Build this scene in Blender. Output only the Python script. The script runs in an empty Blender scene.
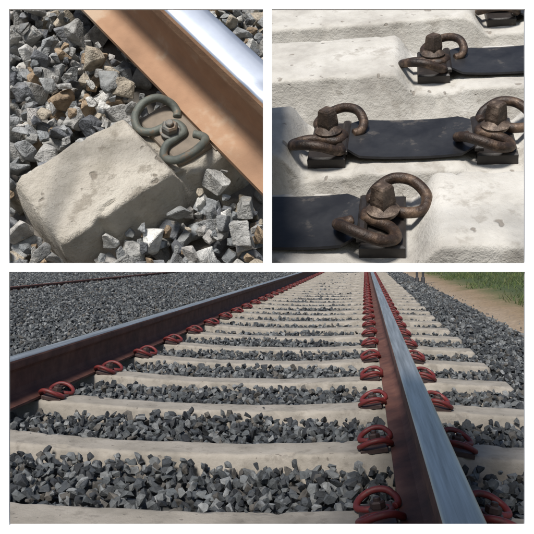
import bpy, bmesh, math, random
import numpy as np
from mathutils import Vector, Matrix, noise
random.seed(4); rng=np.random.default_rng(7)
S=bpy.context.scene
F=728.0; HC=0.583; CAM=Vector((0,0,HC)); CX=267.0; CY=253.0
# ---------------------------------------------------------------- helpers
class MB:
    def __init__(s): s.v=[];s.f=[];s.m=[];s.sm=[]
    def add(s,vs,fs,mi=0,smooth=True,M=None):
        o=len(s.v)
        for v in vs:
            v=Vector(v); s.v.append(M@v if M is not None else v)
        for f in fs: s.f.append([i+o for i in f]); s.m.append(mi); s.sm.append(smooth)
    def tube(s,pts,r,mi=0,M=None,n=10,sub=6):
        P=[Vector(p) for p in pts]; Q=[]
        for i in range(len(P)-1):
            a=P[max(i-1,0)];b=P[i];c=P[i+1];d=P[min(i+2,len(P)-1)]
            for k in range(sub):
                t=k/sub
                Q.append(0.5*((2*b)+(c-a)*t+(2*a-5*b+4*c-d)*t*t+(-a+3*b-3*c+d)*t**3))
        Q.append(P[-1])
        nrm=None;vs=[];fs=[]
        for i,q in enumerate(Q):
            t=(Q[min(i+1,len(Q)-1)]-Q[max(i-1,0)]).normalized()
            if nrm is None:
                nrm=t.orthogonal().normalized()
            nrm=(nrm-t*nrm.dot(t)).normalized(); b=t.cross(nrm)
            rr=r*(0.75 if i in(0,len(Q)-1) else 1)
            for k in range(n):
                a=2*math.pi*k/n
                vs.append(q+(nrm*math.cos(a)+b*math.sin(a))*rr)
        for i in range(len(Q)-1):
            for k in range(n):
                k2=(k+1)%n
                fs.append([i*n+k,i*n+k2,(i+1)*n+k2,(i+1)*n+k])
        fs.append(list(range(n))[::-1]); fs.append([(len(Q)-1)*n+k for k in range(n)])
        s.add(vs,fs,mi,True,M)
    def prism(s,n,rings,mi=0,M=None,rot=0,smooth=False,c=(0,0)):
        vs=[];fs=[]
        for r,z in rings:
            for k in range(n):
                a=rot+2*math.pi*k/n; vs.append((c[0]+r*math.cos(a),c[1]+r*math.sin(a),z))
        for i in range(len(rings)-1):
            for k in range(n):
                k2=(k+1)%n; fs.append([i*n+k,i*n+k2,(i+1)*n+k2,(i+1)*n+k])
        fs.append([(len(rings)-1)*n+k for k in range(n)]); fs.append(list(range(n))[::-1])
        s.add(vs,fs,mi,smooth,M)
    def loft(s,rings,mi=0,M=None,smooth=True,matf=None):
        n=len(rings[0]);vs=[v for r in rings for v in r];fs=[]
        for i in range(len(rings)-1):
            for k in range(n):
                k2=(k+1)%n; fs.append([i*n+k,(i+1)*n+k,(i+1)*n+k2,i*n+k2])
        fs.append(list(range(n))); fs.append([(len(rings)-1)*n+k for k in range(n)][::-1])
        o=len(s.m); s.add(vs,fs,mi,smooth,M)
        if matf:
            for i in range(len(rings)-1):
                for k in range(n): s.m[o+i*n+k]=matf(k)
    def box(s,x0,x1,y0,y1,z0,z1,mi=0,M=None,b=0):
        if b:
            vs=[];fs=[]
            for z,q in((z0,0),(z1-b,0),(z1,b)):
                vs+=[(x0+q,y0+q,z),(x1-q,y0+q,z),(x1-q,y1-q,z),(x0+q,y1-q,z)]
            for i in range(2):
                for k in range(4):
                    k2=(k+1)%4; fs.append([i*4+k,i*4+k2,(i+1)*4+k2,(i+1)*4+k])
            fs.append([8,9,10,11]); fs.append([3,2,1,0]); s.add(vs,fs,mi,False,M); return
        vs=[(x,y,z) for x in(x0,x1) for y in(y0,y1) for z in(z0,z1)]
        s.add(vs,[[0,1,3,2],[4,6,7,5],[0,4,5,1],[2,3,7,6],[0,2,6,4],[1,5,7,3]],mi,False,M)

def clipmesh(me,planes):
    bm=bmesh.new(); bm.from_mesh(me)
    for co,no in planes:
        bmesh.ops.bisect_plane(bm,geom=bm.verts[:]+bm.edges[:]+bm.faces[:],plane_co=co,plane_no=no,clear_outer=True)
    bm.to_mesh(me); bm.free()

def finish(name,me,mats,matrix=None,bake=False,planes=None):
    for m in mats: me.materials.append(m)
    ob=bpy.data.objects.new(name,me); S.collection.objects.link(ob)
    if bake:
        me.transform(matrix)
        if planes: clipmesh(me,planes)
        if len(me.vertices)==0:
            bpy.data.objects.remove(ob); return None
        c=sum((v.co for v in list(me.vertices)[:200]),Vector())/min(200,len(me.vertices))
        me.transform(Matrix.Translation(-c)); ob.location=c
    elif matrix is not None: ob.matrix_world=matrix
    return ob
def build(mb,name,mats,matrix=None,bake=False,planes=None):
    me=bpy.data.meshes.new(name); me.from_pydata([tuple(v) for v in mb.v],[],mb.f)
    me.polygons.foreach_set('material_index',mb.m); me.polygons.foreach_set('use_smooth',mb.sm)
    me.update()
    return finish(name,me,mats,matrix,bake,planes)

# ---------------------------------------------------------------- materials
def mat(name,cols,scale=10,rough=0.8,metal=0,bump=0.3,bscale=60,bdist=0.01,detail=4,attr=None,spots=None,pits=None,streak=None,spec=None):
    m=bpy.data.materials.new(name); m.use_nodes=True; nt=m.node_tree; N=nt.nodes; L=nt.links
    b=N['Principled BSDF']; b.inputs['Metallic'].default_value=metal; b.inputs['Roughness'].default_value=rough
    if spec is not None: b.inputs['Specular IOR Level'].default_value=spec
    tc=N.new('ShaderNodeTexCoord'); co=tc.outputs['Object']
    src=co
    if streak:
        mp=N.new('ShaderNodeMapping'); mp.inputs['Rotation'].default_value=streak[1]; mp.inputs['Scale'].default_value=streak[0]
        L.new(co,mp.inputs['Vector']); src=mp.outputs[0]
    nz=N.new('ShaderNodeTexNoise'); nz.inputs['Scale'].default_value=scale; nz.inputs['Detail'].default_value=detail; nz.inputs['Roughness'].default_value=0.65
    L.new(src,nz.inputs['Vector'])
    cr=N.new('ShaderNodeValToRGB')
    def fill(cr,cols,lo,hi,interp='LINEAR'):
        e=cr.color_ramp.elements; cr.color_ramp.interpolation=interp
        n=len(cols)
        while len(e)<n: e.new(0.5)
        for i,c in enumerate(cols):
            e[i].position=lo+(hi-lo)*i/max(1,n-1); e[i].color=(*c,1)
    if attr is None:
        fill(cr,cols,0.3,0.7); L.new(nz.outputs['Fac'],cr.inputs['Fac']); out=cr.outputs['Color']
    else:
        at=N.new('ShaderNodeAttribute'); at.attribute_name=attr
        fill(cr,cols,0.0,1-1/len(cols),'CONSTANT'); L.new(at.outputs['Fac'],cr.inputs['Fac'])
        r2=N.new('ShaderNodeMapRange'); r2.inputs[1].default_value=0.3;r2.inputs[2].default_value=0.7;r2.inputs[3].default_value=0.5;r2.inputs[4].default_value=1.5
        L.new(nz.outputs['Fac'],r2.inputs[0])
        mx=N.new('ShaderNodeVectorMath'); mx.operation='SCALE'
        L.new(cr.outputs['Color'],mx.inputs[0]); L.new(r2.outputs[0],mx.inputs['Scale']); out=mx.outputs[0]
    def overlay(out,fac,colr):
        mm=N.new('ShaderNodeMix'); mm.data_type='RGBA'; L.new(fac,mm.inputs[0]); L.new(out,mm.inputs[6]); mm.inputs[7].default_value=(*colr,1); return mm.outputs[2]
    if spots:
        sc,thr,colr,amt=spots
        vz=N.new('ShaderNodeTexNoise'); vz.inputs['Scale'].default_value=sc; vz.inputs['Detail'].default_value=5; vz.inputs['Roughness'].default_value=0.7
        L.new(co,vz.inputs['Vector'])
        mr=N.new('ShaderNodeMapRange'); mr.inputs[1].default_value=thr; mr.inputs[2].default_value=thr+0.08; mr.inputs[3].default_value=0; mr.inputs[4].default_value=amt
        L.new(vz.outputs['Fac'],mr.inputs[0]); out=overlay(out,mr.outputs[0],colr)
    pitout=None
    if pits:
        sc,rad,colr=pits
        dn=N.new('ShaderNodeTexNoise'); dn.inputs['Scale'].default_value=sc*1.6; dn.inputs['Detail'].default_value=2; L.new(co,dn.inputs['Vector'])
        ds=N.new('ShaderNodeVectorMath'); ds.operation='SCALE'; ds.inputs['Scale'].default_value=.9/sc; L.new(dn.outputs['Color'],ds.inputs[0])
        da=N.new('ShaderNodeVectorMath'); da.operation='ADD'; L.new(co,da.inputs[0]); L.new(ds.outputs[0],da.inputs[1])
        vo=N.new('ShaderNodeTexVoronoi'); vo.inputs['Scale'].default_value=sc; vo.inputs['Randomness'].default_value=1; L.new(da.outputs[0],vo.inputs['Vector'])
        sp=N.new('ShaderNodeSeparateColor'); L.new(vo.outputs['Color'],sp.inputs[0])
        rm=N.new('ShaderNodeMath'); rm.operation='MULTIPLY'; rm.inputs[1].default_value=rad; L.new(sp.outputs[0],rm.inputs[0])
        df=N.new('ShaderNodeMath'); df.operation='SUBTRACT'; L.new(rm.outputs[0],df.inputs[0]); L.new(vo.outputs['Distance'],df.inputs[1])
        pr=N.new('ShaderNodeMapRange'); pr.inputs[1].default_value=0; pr.inputs[2].default_value=rad*.35; pr.inputs[3].default_value=0; pr.inputs[4].default_value=.8
        L.new(df.outputs[0],pr.inputs[0]); pitout=pr.outputs[0]; out=overlay(out,pitout,colr)
    L.new(out,b.inputs['Base Color'])
    if bump:
        n2=N.new('ShaderNodeTexNoise'); n2.inputs['Scale'].default_value=bscale; n2.inputs['Detail'].default_value=4; n2.inputs['Roughness'].default_value=0.7
        L.new(co,n2.inputs['Vector'])
        h=n2.outputs['Fac']
        if pitout is not None:
            sb=N.new('ShaderNodeMath'); sb.operation='MULTIPLY_ADD'; sb.inputs[1].default_value=-.8; L.new(pitout,sb.inputs[0]); L.new(h,sb.inputs[2]); h=sb.outputs[0]
        bp=N.new('ShaderNodeBump'); bp.inputs['Strength'].default_value=bump; bp.inputs['Distance'].default_value=bdist
        L.new(h,bp.inputs['Height']); L.new(bp.outputs[0],b.inputs['Normal'])
    return m

# ---------------------------------------------------------------- stones
def proto(n,bev,seed):
    r=random.Random(seed); bm=bmesh.new()
    sx,sy,sz=1,r.uniform(.6,.95),r.uniform(.45,.8)
    for i in range(n):
        while True:
            p=Vector((r.uniform(-1,1),r.uniform(-1,1),r.uniform(-1,1)))
            l=(abs(p.x)**3+abs(p.y)**3+abs(p.z)**3)**(1/3)
            if l>0.3: break
        p=p/l*r.uniform(.8,1.0)
        bm.verts.new((p.x*sx*.5,p.y*sy*.5,p.z*sz*.5))
    bmesh.ops.convex_hull(bm,input=bm.verts[:])
    bmesh.ops.delete(bm,geom=[v for v in bm.verts if not v.link_faces],context='VERTS')
    bmesh.ops.dissolve_limit(bm,angle_limit=0.35,verts=bm.verts[:],edges=bm.edges[:])
    if bev: bmesh.ops.bevel(bm,geom=bm.edges[:],offset=bev,segments=1,affect='EDGES')
    bmesh.ops.triangulate(bm,faces=bm.faces[:])
    if bev>0.02:
        bmesh.ops.subdivide_edges(bm,edges=[e for e in bm.edges if e.calc_length()>.18],cuts=1)
        bmesh.ops.triangulate(bm,faces=bm.faces[:])
        for v in bm.verts:
            v.co*=1+.09*noise.noise(v.co*5+Vector((seed,0,0)))
    bm.verts.index_update()
    V=np.array([v.co[:] for v in bm.verts]); T=np.array([[v.index for v in f.verts] for f in bm.faces]); bm.free()
    return V,T
PH=[proto(13,0.022,i) for i in range(16)]; PM=[proto(13,0.0,100+i) for i in range(18)]; PL=[proto(9,0,200+i) for i in range(12)]
def stones_mesh(name,groups):
    Vs=[];Ts=[];Rs=[];off=0
    for protos,pos,size,rnd in groups:
        idx=rng.integers(0,len(protos),len(pos))
        for k,(V,T) in enumerate(protos):
            s=np.where(idx==k)[0]
            if len(s)==0: continue
            q=rng.normal(size=(len(s),4)); q/=np.linalg.norm(q,axis=1)[:,None]
            w,x,y,z=q.T
            R=np.stack([1-2*(y*y+z*z),2*(x*y-z*w),2*(x*z+y*w),2*(x*y+z*w),1-2*(x*x+z*z),2*(y*z-x*w),2*(x*z-y*w),2*(y*z+x*w),1-2*(x*x+y*y)],-1).reshape(-1,3,3)
            W=np.einsum('nij,vj->nvi',R,V)*size[s][:,None,None]+pos[s][:,None,:]
            n=len(V)
            Vs.append(W.reshape(-1,3)); Ts.append((T[None]+ (np.arange(len(s))*n)[:,None,None]+off).reshape(-1,3))
            Rs.append(np.repeat(rnd[s],n)); off+=len(s)*n
    V=np.concatenate(Vs);T=np.concatenate(Ts);R=np.concatenate(Rs)
    me=bpy.data.meshes.new(name); me.vertices.add(len(V)); me.vertices.foreach_set('co',V.astype(np.float32).ravel())
    me.loops.add(len(T)*3); me.loops.foreach_set('vertex_index',T.astype(np.int32).ravel())
    me.polygons.add(len(T)); me.polygons.foreach_set('loop_start',np.arange(0,len(T)*3,3,dtype=np.int32))
    me.update(calc_edges=True)
    a=me.attributes.new('rnd','FLOAT','POINT'); a.data.foreach_set('value',R.astype(np.float32))
    me.polygons.foreach_set('use_smooth',np.zeros(len(T),bool))
    return me
def grid(x0,x1,y0,y1,sp,jit=.5):
    nx=int((x1-x0)/sp);ny=int((y1-y0)/sp)
    gx,gy=np.meshgrid(np.linspace(x0,x1,nx),np.linspace(y0,y1,ny))
    return np.stack([gx.ravel(),gy.ravel()],-1)+rng.uniform(-jit,jit,(nx*ny,2))*sp

# ---------------------------------------------------------------- rail
def add_rail(mb,x0,x1,n,zoff=0,M=None,axis='x',topmat=1):
    a=[(.075,0),(.075,.009),(.06,.014),(.03,.022),(.014,.032),(.0085,.05),(.0082,.09),(.010,.115),(.016,.126),(.034,.133),(.036,.140),(.0358,.160),(.0335,.1665),(.029,.170),(.020,.1715),(.008,.172)]
    prof=a+[(-y,z) for y,z in a[::-1]]
    rings=[]
    for i in range(n+1):
        x=x0+(x1-x0)*i/n
        rings.append([(x,y,z+zoff) if axis=='x' else (y,x,z+zoff) for y,z in (prof if axis=='x' else prof[::-1])])
    N=len(prof)
    def mf(k):
        kk=k if axis=='x' else (N-2-k)%N
        return topmat if 12<=kk<=18 else 0
    o=len(mb.m); mb.loft(rings,0,M,False,mf)
    for i in range(len(rings)-1):
        for k in range(N):
            kk=k if axis=='x' else (N-2-k)%N
            if 12<=kk<=18: mb.sm[o+i*N+k]=True

def add_sleeper(mb,st,step=.02,r=.014,amp=.002,seed=0,M=None,top_n=8,chip=1):
    xs=[s[0] for s in st]; n=int((xs[-1]-xs[0])/step); rings=[]
    for i in range(n+1):
        x=xs[0]+(xs[-1]-xs[0])*i/n
        zt,ht,hb,zb=[np.interp(x,xs,[s[j] for s in st]) for j in range(1,5)]
        ein=min(i,n-i)
        sh=r*.8 if ein==0 else (r*.25 if ein==1 and step<.015 else 0)
        prof=[(-hb,zb)]
        for k in range(1,4): t=k/4; prof.append((-hb+(hb-ht)*t,zb+(zt-r-zb)*t))
        for k in range(5):
            a=math.pi/2*k/4; prof.append((-ht+r*(1-math.cos(a)),zt-r+r*math.sin(a)))
        for k in range(1,top_n): t=k/top_n; prof.append((-(ht-r)+2*(ht-r)*t,zt))
        for k in range(5):
            a=math.pi/2*(1-k/4); prof.append((ht-r*(1-math.cos(a)),zt-r+r*math.sin(a)))
        for k in range(3,0,-1): t=k/4; prof.append((hb+(ht-hb)*t,zb+(zt-r-zb)*t))
        prof.append((hb,zb))
        ring=[]
        for y,z in prof:
            y*=1-sh/ht; z=z-sh*(1 if z>zt-r*1.5 else 0)
            p=Vector((x,y,z)); d=noise.noise(p*14+Vector((seed*3.1,0,0)))*amp+noise.noise(p*60+Vector((0,seed,0)))*amp*.6
            e=abs(y)/ht
            if .8<e<1.2:
                c=noise.noise(p*34+Vector((seed,9,0)))
                if c>.2: d-=.009*chip*(c-.2)*2.4
            ring.append((x,y+(d if y>0 else -d)*.7,z+d))
        rings.append(ring[::-1])
    mb.loft(rings,0,M,True)

# tension clamp: +y toward rail, x along rail
def add_clamp(mb,M,r=.0072,k=1.0,mrod=0,mbolt=1,head='hex',flat=1.0):
    half=[(0,.030,.012),(.017,.024,.012),(.021,.0,.013),(.026,-.030,.012),(.048,-.050,.012),(.077,-.040,.022),(.090,-.008,.034),(.085,.026,.034),(.066,.048,.020),(.045,.050,.010),(.031,.040,.009)]
    pts=[(-x,y,z) for x,y,z in half[::-1]]+half[1:]
    mb.tube([(x*k,y*k,z*k*flat) for x,y,z in pts],r,mrod,M,n=14,sub=8)
    mb.prism(24,[(.022*k,.016*k),(.0235*k,.017*k),(.0235*k,.021*k),(.022*k,.022*k)],mbolt,M,smooth=False)
    if head=='hex':
        mb.prism(6,[(.018*k,.022*k),(.019*k,.024*k),(.019*k,.036*k),(.015*k,.040*k)],mbolt,M,rot=.3)
        mb.prism(16,[(.009*k,.039*k),(.009*k,.046*k),(.007*k,.048*k)],mbolt,M,smooth=False)
    else:
        mb.prism(24,[(.027*k,.022*k),(.028*k,.026*k),(.020*k,.033*k),(.016*k,.036*k)],mbolt,M)
        mb.prism(4,[(.0205*k,.034*k),(.0215*k,.041*k),(.0180*k,.068*k),(.0145*k,.072*k)],mbolt,M,rot=.55)

# ================================================================ BOARD
D=0.5
def P(px,py,d): return Vector(((px-CX)/F*d,d,HC+(CY-py)/F*d))
white=mat('white_painted_board',[(.90,.90,.90),(.93,.93,.93)],scale=30,rough=.55,bump=.03,bscale=400,bdist=.0005)
mb=MB(); th=.002
def bar(x0,x1,y0,y1,mb=mb):
    a=P(x0,y1,D);b=P(x1,y0,D); mb.box(a.x,b.x,D,D+th,a.z,b.z)
bar(-1,9,-1,535); bar(525,535,-1,535)
bar(9,525,-1,9); bar(9,525,525,535); bar(9,525,263,272); bar(263,272,9,263)
build(mb,'display_board',[white])

# ================================================================ LOCAL FRAMES
def frame(px,py,depth,dist,alpha,theta):
    r=Vector(((px-CX)/F,1,(CY-py)/F)); O=CAM+r*depth
    s=r.length*depth/dist; fw=r.normalized()
    right=fw.cross(Vector((0,0,1))).normalized(); up=right.cross(fw)
    a=math.radians(alpha);t=math.radians(theta)
    Nn=up*math.cos(a)-fw*math.sin(a); A=fw*math.cos(a)+up*math.sin(a)
    X=right*math.cos(t)+A*math.sin(t); Y=-right*math.sin(t)+A*math.cos(t)
    M=Matrix(((X.x*s,Y.x*s,Nn.x*s,O.x),(X.y*s,Y.y*s,Nn.y*s,O.y),(X.z*s,Y.z*s,Nn.z*s,O.z),(0,0,0,1)))
    return M,s
def wedge(x0,x1,y0,y1):
    pl=[]
    def vp(px,sgn): n=Vector((1,-(px-CX)/F,0))*sgn; pl.append((CAM,n))
    def hp(py,sgn): n=Vector((0,-(CY-py)/F,1))*sgn; pl.append((CAM,n))
    vp(x0,-1); vp(x1,1); hp(y0,1); hp(y1,-1)
    return pl
def filt(M,pos,x0,x1,y0,y1):
    Mn=np.array(M); W=pos@Mn[:3,:3].T+Mn[:3,3]
    px=CX+F*W[:,0]/W[:,1]; py=CY-F*(W[:,2]-HC)/W[:,1]
    return (px>x0)&(px<x1)&(py>y0)&(py<y1)&(W[:,1]>D+.01)

# ================================================================ PANEL 1
M1,s1=frame(221,106,.63,1.50,47,-52.5)
W1=wedge(-4,267,-4,267.4); W1r=wedge(-60,267,-110,267.4)
k1=1/s1
stoneA=mat('mixed_ballast_stone',[(.22,.225,.225),(.34,.335,.32),(.13,.135,.145),(.42,.40,.375),(.25,.255,.25),(.28,.285,.285),(.32,.235,.155),(.18,.19,.195),(.60,.59,.56),(.37,.36,.34),(.10,.105,.115),(.38,.33,.26),(.27,.28,.285),(.48,.47,.44),(.19,.195,.205),(.31,.305,.29)],scale=38*k1,rough=.85,bump=.8,bscale=80*k1,bdist=.005,attr='rnd',spots=(28*k1,.58,(.33,.28,.21),.4))
concA=mat('weathered_concrete',[(.31,.28,.23),(.44,.40,.34),(.53,.49,.42)],scale=12*k1,rough=.95,bump=.75,bscale=110*k1,bdist=.0035,spots=(18*k1,.56,(.22,.19,.15),.6),pits=(26*k1,.28,(.20,.17,.135)))
rustA=mat('orange_rusty_steel',[(.25,.14,.08),(.38,.22,.13),(.46,.30,.19)],scale=5*k1,rough=.8,metal=.05,bump=.3,bscale=60*k1,bdist=.002,spots=(5*k1,.55,(.50,.39,.29),.6))
topA=mat('polished_rail_top',[(.46,.50,.58),(.62,.67,.76)],scale=6*k1,rough=.42,metal=.75,bump=.08,bscale=200,bdist=.0004)
clampA=mat('grey_green_clamp_steel',[(.085,.095,.085),(.16,.17,.145)],scale=30*k1,rough=.65,metal=.25,bump=.4,bscale=150*k1,bdist=.001,spots=(40*k1,.55,(.20,.13,.08),.7))
boltA=mat('dull_bolt_steel',[(.12,.12,.11),(.21,.20,.18)],scale=30*k1,rough=.6,metal=.3,bump=.3,bscale=150*k1,bdist=.0008,spots=(40*k1,.52,(.2,.13,.08),.7))
plateA=mat('dusty_guide_plate',[(.15,.125,.10),(.27,.22,.17)],scale=20*k1,rough=.9,bump=.4,bscale=90*k1,bdist=.001)
dirtA=mat('dusty_ballast_bed',[(.12,.11,.095),(.20,.18,.16)],scale=30,rough=1,bump=.4,bscale=80)
mb=MB(); add_rail(mb,-1.6,1.3,40); build(mb,'railway_rail',[rustA,topA],M1,True,W1r)
mb=MB()
R90=Matrix.Translation((.018,0,0))@Matrix.Rotation(math.radians(90),4,'Z')
add_sleeper(mb,[(-.425,.018,.086,.116,-.16),(-.30,.030,.086,.118,-.16),(-.190,.034,.084,.118,-.16),(-.170,-.004,.084,.118,-.16),(.3,-.004,.084,.118,-.16)],step=.006,r=.010,amp=.0034,seed=2,M=R90,top_n=30)
build(mb,'concrete_sleeper',[concA],M1,True,W1)
mb=MB()
MC=Matrix.Translation((.006,-.128,.002))
add_clamp(mb,MC,r=.0082,k=.87)
mb.box(-.064,.074,-.158,-.079,-.010,.008,2,b=.003); mb.box(-.08,.085,-.078,.078,-.006,-.0005,2)
build(mb,'rail_clip',[clampA,boltA,plateA],M1,True,W1)
mb=MB(); mb.box(-1.6,1.4,-1.0,1.6,-.14,-.11); build(mb,'ballast_bed',[dirtA],M1,True,W1)
gr=[]
for z,sp,sz in((-.09,.045,(.06,.085)),(-.055,.05,(.045,.08)),(-.030,.052,(.030,.075)),(-.040,.034,(.016,.035)),(-.070,.034,(.02,.045))):
    p=grid(-1.4,1.2,-.9,1.4,sp,.6); pos=np.c_[p,z+rng.uniform(-.014,.014,len(p))]
    size=rng.uniform(*sz,len(p))
    ok=filt(M1,pos,-40,300,-60,300)
    rr=size*.33
    ok&=~((np.abs(pos[:,0]-.018)<.090+rr-np.clip(pos[:,2]+.04,-.05,.03)*.2)&(pos[:,1]>-.43-rr)&(pos[:,1]<.5))
    ok&=~((np.abs(pos[:,1])<.075+rr*.9)&(pos[:,2]>-.085))
    pos=pos[ok];size=size[ok]; rnd=rng.random(len(pos))
    gr.append((PH,pos,size,rnd))
finish('ballast_stones',stones_mesh('ballast_stones',gr),[stoneA],M1,True,W1)

# ================================================================ PANEL 2
M2,s2=frame(410,140,.80,1.30,27,0)
W2=wedge(267,538,-4,267.4); k2=1/s2
concB=mat('pale_new_concrete',[(.37,.345,.31),(.51,.485,.44),(.61,.585,.54)],scale=9*k2,rough=.92,bump=.65,bscale=100*k2,bdist=.003,spots=(14*k2,.56,(.29,.26,.22),.55),pits=(30*k2,.22,(.22,.19,.16)))
rustB=mat('dark_rusted_clamp',[(.016,.012,.010),(.05,.030,.020),(.20,.13,.085)],scale=34*k2,rough=.5,metal=.25,bump=.7,bscale=130*k2,bdist=.0015)
boltB=mat('rusted_bolt',[(.03,.021,.016),(.085,.058,.042),(.28,.21,.16)],scale=40*k2,rough=.55,metal=.2,bump=.7,bscale=130*k2,bdist=.0015)
padB=mat('black_rubber_pad',[(.012,.012,.014),(.04,.04,.042)],scale=12*k2,rough=.38,bump=.2,bscale=60*k2,bdist=.001,spots=(14*k2,.58,(.15,.13,.11),.5))
plateB=mat('dark_guide_plate',[(.014,.012,.011),(.04,.032,.028)],scale=22*k2,rough=.45,bump=.3,bscale=80*k2,bdist=.001,spots=(25*k2,.58,(.14,.11,.085),.6))
rows=[(-.20,-.53),(-.178,-.26),(0,0),(.187,.34),(.35,.66),(.5,.98),(.6,1.3),(.7,1.62)]
for i,(dx,dy) in enumerate(rows):
    ht=.100 if dy<.1 else .115; hb=.142 if dy<.1 else .172
    mb=MB()
    T=Matrix.Translation((dx,dy,0))
    st=[(-1.3,.02,ht,hb,-.13),(-.30,.028,ht,hb,-.13),(-.215,.030,ht,hb,-.13),(-.182,-.014,ht,hb,-.13),(-.10,-.014,ht,hb,-.13),(-.085,-.006,ht,hb,-.13),(.085,-.006,ht,hb,-.13),(.10,-.014,ht,hb,-.13),(.182,-.014,ht,hb,-.13),(.215,.030,ht,hb,-.13),(.30,.028,ht,hb,-.13),(1.2,.02,ht,hb,-.13)]
    add_sleeper(mb,st,step=.01,r=.010,amp=.0018,seed=i+5,M=T,top_n=16,chip=1.3)
    build(mb,'concrete_sleeper',[concB],M2,True,W2)
    if i in(0,7): continue
    mb=MB(); rings=[]
    for k in range(21):
        u=-1+2*k/20; x=u*.104; z=.001+.007*abs(u)**2.5
        hw=.070 if abs(u)<.82 else .070-.02*(abs(u)-.82)/.18
        rings.append([(x,-hw,z),(x,-hw+.001,z+.004),(x,hw-.001,z+.004),(x,hw,z)])
    mb.loft([r[::-1] for r in rings],0,T,False)
    build(mb,'rubber_rail_pad',[padB],M2,True,W2)
    for sgn in(-1,1):
        mb=MB()
        C=T@Matrix.Translation((sgn*.140,-.004,.004))@Matrix.Rotation(math.radians((-90 if sgn<0 else 90)-20+random.uniform(-10,10)),4,'Z')
        add_clamp(mb,C,r=.0084,k=.86,head='sq')
        C2=T@Matrix.Translation((sgn*.140,0,0))
        mb.box(-.032,.032,-.068,.068,-.014,.005,2,C2,b=.003)
        q=1 if sgn<0 else -1
        mb.box(min(q*.022,q*.036),max(q*.022,q*.036),-.058,.058,.0055,.015,2,C2,b=.004)
        build(mb,'rail_clip',[rustB,boltB,plateB],M2,True,W2)
mb=MB(); mb.box(-1.6,1.6,-.9,2.2,-.15,-.12); build(mb,'ground_slab',[concB],M2,True,W2)

# ================================================================ PANEL 3 : the railway line
PSI=math.atan(98/F); MT=Matrix.Rotation(-PSI,4,'Z')
dR,dL=.150,-1.357
stoneC=mat('grey_ballast_stone',[(.048,.053,.058),(.08,.087,.09),(.030,.033,.037),(.115,.122,.125),(.062,.067,.07),(.022,.024,.027),(.10,.105,.106),(.18,.185,.185),(.043,.048,.053),(.08,.073,.064),(.036,.040,.044),(.13,.135,.135)],scale=40,rough=.75,bump=.6,bscale=110,bdist=.004,attr='rnd')
concC=mat('beige_concrete',[(.20,.18,.15),(.295,.265,.225),(.36,.325,.28)],scale=7,rough=.92,bump=.6,bscale=120,bdist=.003,spots=(11,.56,(.17,.15,.125),.55),pits=(28,.2,(.15,.13,.11)))
rustC=mat('maroon_rust_steel',[(.055,.022,.017),(.11,.042,.030),(.16,.070,.048)],scale=9,rough=.8,bump=.35,bscale=80,bdist=.002)
topC=mat('worn_rail_top',[(.22,.215,.21),(.38,.375,.37),(.55,.55,.55)],scale=14,rough=.38,metal=.7,bump=.06,bscale=200,bdist=.0005,streak=((5,.12,1),(0,0,0)))
redC=mat('red_painted_clamp',[(.09,.013,.013),(.18,.024,.022)],scale=30,rough=.55,bump=.3,bscale=150,bdist=.001,spots=(30,.55,(.045,.02,.018),.8))
boltC=mat('dark_bolt_steel',[(.035,.022,.02),(.08,.05,.045)],scale=30,rough=.6,metal=.3,bump=.2,bscale=150,bdist=.001)
gm=bpy.data.materials.new('ground_soil_sand_grass'); gm.use_nodes=True; nt=gm.node_tree;N=nt.nodes;L=nt.links
b=N['Principled BSDF']; b.inputs['Roughness'].default_value=1
tc=N.new('ShaderNodeTexCoord'); sx=N.new('ShaderNodeSeparateXYZ'); L.new(tc.outputs['Object'],sx.inputs[0])
nz=N.new('ShaderNodeTexNoise'); nz.inputs['Scale'].default_value=1.3; nz.inputs['Detail'].default_value=6; nz.inputs['Roughness'].default_value=.7; L.new(tc.outputs['Object'],nz.inputs['Vector'])
ma=N.new('ShaderNodeMath'); ma.operation='MULTIPLY_ADD'; L.new(nz.outputs['Fac'],ma.inputs[0]); ma.inputs[1].default_value=.9; L.new(sx.outputs['X'],ma.inputs[2])
mr=N.new('ShaderNodeMapRange'); mr.inputs[1].default_value=1.2; mr.inputs[2].default_value=3.8; L.new(ma.outputs[0],mr.inputs[0])
cr=N.new('ShaderNodeValToRGB'); e=cr.color_ramp.elements
e[0].position=0; e[0].color=(.05,.05,.048,1); e[1].position=.17; e[1].color=(.27,.20,.14,1)
for p,c in((.3,(.31,.235,.165,1)),(.45,(.24,.17,.10,1)),(.56,(.12,.11,.045,1)),(.7,(.05,.07,.02,1))):
    x=e.new(p); x.color=c
L.new(mr.outputs[0],cr.inputs[0])
n3=N.new('ShaderNodeTexNoise'); n3.inputs['Scale'].default_value=25; n3.inputs['Detail'].default_value=5; L.new(tc.outputs['Object'],n3.inputs['Vector'])
m3=N.new('ShaderNodeMapRange'); m3.inputs[3].default_value=.4; m3.inputs[4].default_value=1.6; L.new(n3.outputs['Fac'],m3.inputs[0])
vm=N.new('ShaderNodeVectorMath'); vm.operation='SCALE'; L.new(cr.outputs[0],vm.inputs[0]); L.new(m3.outputs[0],vm.inputs['Scale']); L.new(vm.outputs[0],b.inputs['Base Color'])
bp=N.new('ShaderNodeBump'); bp.inputs['Strength'].default_value=.7; bp.inputs['Distance'].default_value=.02; L.new(n3.outputs['Fac'],bp.inputs['Height']); L.new(bp.outputs[0],b.inputs['Normal'])
def gz(x,y):
    return float(-.105+np.interp(x,[-400,-26,-22,.7,1.2,1.5,1.7,2.2,3.2,5,9,400],[-.3,-.3,0,0,-.07,-.10,-.08,-.03,.10,.35,.6,.6]))
xs=list(np.concatenate([[-3000,-800,-200,-60,-26,-22,-14],np.arange(-9,9.01,.25),[15,40,120,600,3000]])); ys=list(np.concatenate([[-200,-20],np.arange(-2,40,.5),[60,120,400,1200,4000]]))
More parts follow.
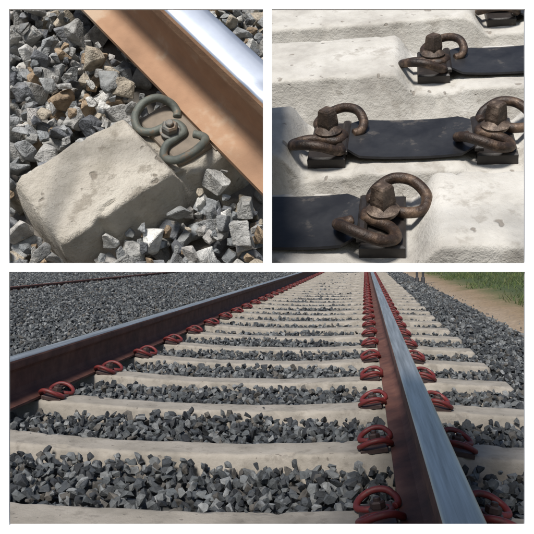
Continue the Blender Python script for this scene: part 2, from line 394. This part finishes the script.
mb=MB(); vs=[(x,y,gz(x,y)+(.03*noise.noise(Vector((x,y,0))*1.7) if x>1.2 and x<12 else 0)) for y in ys for x in xs]
nx=len(xs); mb.add(vs,[[j*nx+i,j*nx+i+1,(j+1)*nx+i+1,(j+1)*nx+i] for j in range(len(ys)-1) for i in range(nx-1)])
build(mb,'ground',[gm],MT)
for d,y1,zz in((dR,60,.006),(dL,60,.006),(-5.8,60,-.145)):
    mb=MB(); add_rail(mb,-.6,y1,60,axis='y'); build(mb,'railway_rail',[rustC,topC if d>-2 else rustC],MT@Matrix.Translation((d,0,zz)))
t0=1.61; NS=36
cx=(dR+dL)/2
HW=.080
st=[(-1.26,-.012,HW,.12,-.2),(-.95,-.002,HW,.12,-.2),(-.6,0,HW,.12,-.2),(-.42,-.012,HW-.004,.115,-.2),(-.2,-.022,HW-.006,.11,-.2),(.2,-.022,HW-.006,.11,-.2),(.42,-.012,HW-.004,.115,-.2),(.6,0,HW,.12,-.2),(.95,-.002,HW,.12,-.2),(1.26,-.012,HW,.12,-.2)]
smeshes=[]
for i in range(4):
    mb=MB(); add_sleeper(mb,st,step=.015,r=.015,amp=.0018,seed=30+i,top_n=10,chip=1.1)
    me=bpy.data.meshes.new('sleeper'); me.from_pydata([tuple(v) for v in mb.v],[],mb.f); me.polygons.foreach_set('use_smooth',mb.sm); me.materials.append(concC); smeshes.append(me)
mb=MB(); add_clamp(mb,Matrix.Identity(4),r=.0080,k=.93)
mb.box(-.070,.070,-.045,.035,-.006,.008,1,b=.003)
cm=bpy.data.meshes.new('clip'); cm.from_pydata([tuple(v) for v in mb.v],[],mb.f); cm.polygons.foreach_set('material_index',mb.m); cm.polygons.foreach_set('use_smooth',mb.sm); cm.materials.append(redC); cm.materials.append(boltC)
for k in range(-2,NS):
    t=t0+.6*k
    o=bpy.data.objects.new('concrete_sleeper',smeshes[k%4]); S.collection.objects.link(o)
    o.matrix_world=MT@Matrix.Translation((cx+random.uniform(-.012,.012),t+random.uniform(-.01,.01),random.uniform(-.004,.002)))@Matrix.Rotation(math.pi*(k%2)+random.uniform(-.006,.006),4,'Z')
    for rx in(dR,dL):
        for sg in(-1,1):
            o=bpy.data.objects.new('rail_clip',cm); S.collection.objects.link(o)
            o.matrix_world=MT@Matrix.Translation((rx+sg*.118,t,.006))@Matrix.Rotation(math.radians((90 if sg>0 else -90)+random.uniform(-4,4)),4,'Z')@Matrix.Rotation(math.radians(10),4,'X')
def ball(x0,x1,y0,y1,sp,z,zj,sz,protos):
    p=grid(x0,x1,y0,y1,sp,.6); pos=np.c_[p,z+rng.uniform(-zj,zj,len(p))]
    px=CX+F*np.tan(np.arctan2(pos[:,0],pos[:,1])+PSI)
    m=(px>-200)&(px<760)
    pos=pos[m]; size=rng.uniform(*sz,len(pos)); rr=size*.33
    ph=np.abs((pos[:,1]-t0+.3)%.6-.3); inx=np.abs(pos[:,0]-cx)<1.27+rr
    keep=~(inx&(ph<.086+rr))
    pos=pos[keep];size=size[keep];rr=rr[keep]
    for rx,lim in((dR,-.05),(dL,-.05),(-5.8,-.02)):
        keep=~((np.abs(pos[:,0]-rx)<.07+rr)&(pos[:,2]>lim)); pos=pos[keep];size=size[keep];rr=rr[keep]
    pos[:,2]+=.008*np.sin(pos[:,0]*5.1+pos[:,1]*1.7)*np.cos(pos[:,1]*4.3-pos[:,0])
    pos[:,2]+=np.interp(pos[:,0],[-3.5,-2.2,-1.8,.65,.85,1.45],[.02,.015,0,0,.0,-.10])
    return (protos,pos,size,rng.random(len(pos)))
g=[ball(-3.4,1.35,1.0,5.2,.040,-.075,.012,(.036,.056),PM),ball(-3.4,1.3,1.0,5.2,.033,-.045,.010,(.024,.050),PM),ball(-3.4,1.2,1.0,5.2,.055,-.029,.007,(.022,.044),PM),
   ball(-8,1.4,5.2,11,.055,-.075,.01,(.05,.07),PL),ball(-8,1.3,5.2,11,.044,-.046,.012,(.032,.055),PL),
   ball(-15,1.35,11,30,.075,-.062,.014,(.055,.09),PL)]
p=rng.uniform((1.2,1.5),(1.9,20),(350,2)); g.append((PL,np.c_[p,np.full(len(p),-.19)],rng.uniform(.015,.04,len(p)),rng.random(len(p))))
p=rng.uniform((-1.7,1.2),(.6,9),(26,2)); p[:,1]=t0+.6*np.round((p[:,1]-t0)/.6)+rng.uniform(-.06,.06,len(p)); kk=(np.abs(p[:,0]-dR)>.25)&(np.abs(p[:,0]-dL)>.25); p=p[kk]
sz=rng.uniform(.012,.03,len(p)); g.append((PM,np.c_[p,-.018+sz*.3],sz,rng.random(len(p))))
finish('ballast_stones',stones_mesh('ballast_stones',g),[stoneC],MT)
postm=mat('dark_post_paint',[(.03,.03,.035),(.06,.06,.065)],scale=10,rough=.6,bump=.1)
for px,Z in((417,17.5),(423,17.8)):
    mb=MB(); mb.prism(10,[(.05,-.3),(.05,.04),(.03,.06),(.028,1.25),(.02,1.28)],0); mb.box(-.10,.10,-.045,-.033,.95,1.2,0)
    x=(px-CX)/F*Z
    build(mb,'marker_post',[postm],Matrix.Translation((x,Z,-.06)))
gmat=mat('grass_blades',[(.04,.07,.018),(.07,.10,.025),(.12,.13,.045),(.05,.08,.02),(.085,.11,.03)],scale=3,rough=.85,bump=0,attr='rnd')
n=36000; bx=rng.uniform(2.1,8,n); by=rng.uniform(3,32,n); keep=(bx+.5*np.sin(by*1.3)+rng.normal(0,.25,n))>2.35; bx=bx[keep];by=by[keep];n=len(bx)
bz=np.array([gz(x,y) for x,y in zip(bx,by)])-.02
h=rng.uniform(.03,.13,n); a=rng.uniform(0,2*math.pi,n); w=.010
base=np.stack([bx,by,bz],-1); dv=np.stack([np.cos(a)*w,np.sin(a)*w,np.zeros(n)],-1); tip=base+np.stack([rng.normal(0,.05,n),rng.normal(0,.05,n),h],-1)
V=np.stack([base-dv,base+dv,tip],1).reshape(-1,3)
me=bpy.data.meshes.new('grass'); me.from_pydata(V.tolist(),[],np.arange(3*n).reshape(-1,3).tolist())
at=me.attributes.new('rnd','FLOAT','POINT'); at.data.foreach_set('value',np.repeat(rng.random(n),3).astype(np.float32))
finish('grass',me,[gmat],MT)
# ================================================================ LIGHT / CAMERA
EL,AZ=46,19
sd=Vector((-math.sin(math.radians(AZ))*math.cos(math.radians(EL)),-math.cos(math.radians(AZ))*math.cos(math.radians(EL)),math.sin(math.radians(EL))))
sun=bpy.data.lights.new('sun','SUN'); sun.energy=4.6; sun.angle=math.radians(13); sun.color=(1,.965,.91)
so=bpy.data.objects.new('sun',sun); S.collection.objects.link(so); so.rotation_euler=sd.to_track_quat('Z','Y').to_euler(); so.location=(0,-3,5)
w=bpy.data.worlds.new('World'); S.world=w; w.use_nodes=True; nt=w.node_tree
sk=nt.nodes.new('ShaderNodeTexSky'); sk.sky_type='NISHITA'; sk.sun_disc=False; sk.sun_elevation=math.radians(EL); sk.sun_rotation=math.radians(180+AZ)
nt.links.new(sk.outputs[0],nt.nodes['Background'].inputs[0]); nt.nodes['Background'].inputs[1].default_value=.085
cam=bpy.data.cameras.new('camera'); co=bpy.data.objects.new('camera',cam); S.collection.objects.link(co)
cam.sensor_width=36; cam.lens=36*F/534; co.location=CAM; co.rotation_euler=(math.radians(90),0,0)
cam.shift_y=-(267-253)/534; cam.clip_start=.02; cam.clip_end=10000
S.camera=co
S.view_settings.view_transform='Standard'; S.view_settings.look='None'; S.view_settings.exposure=0
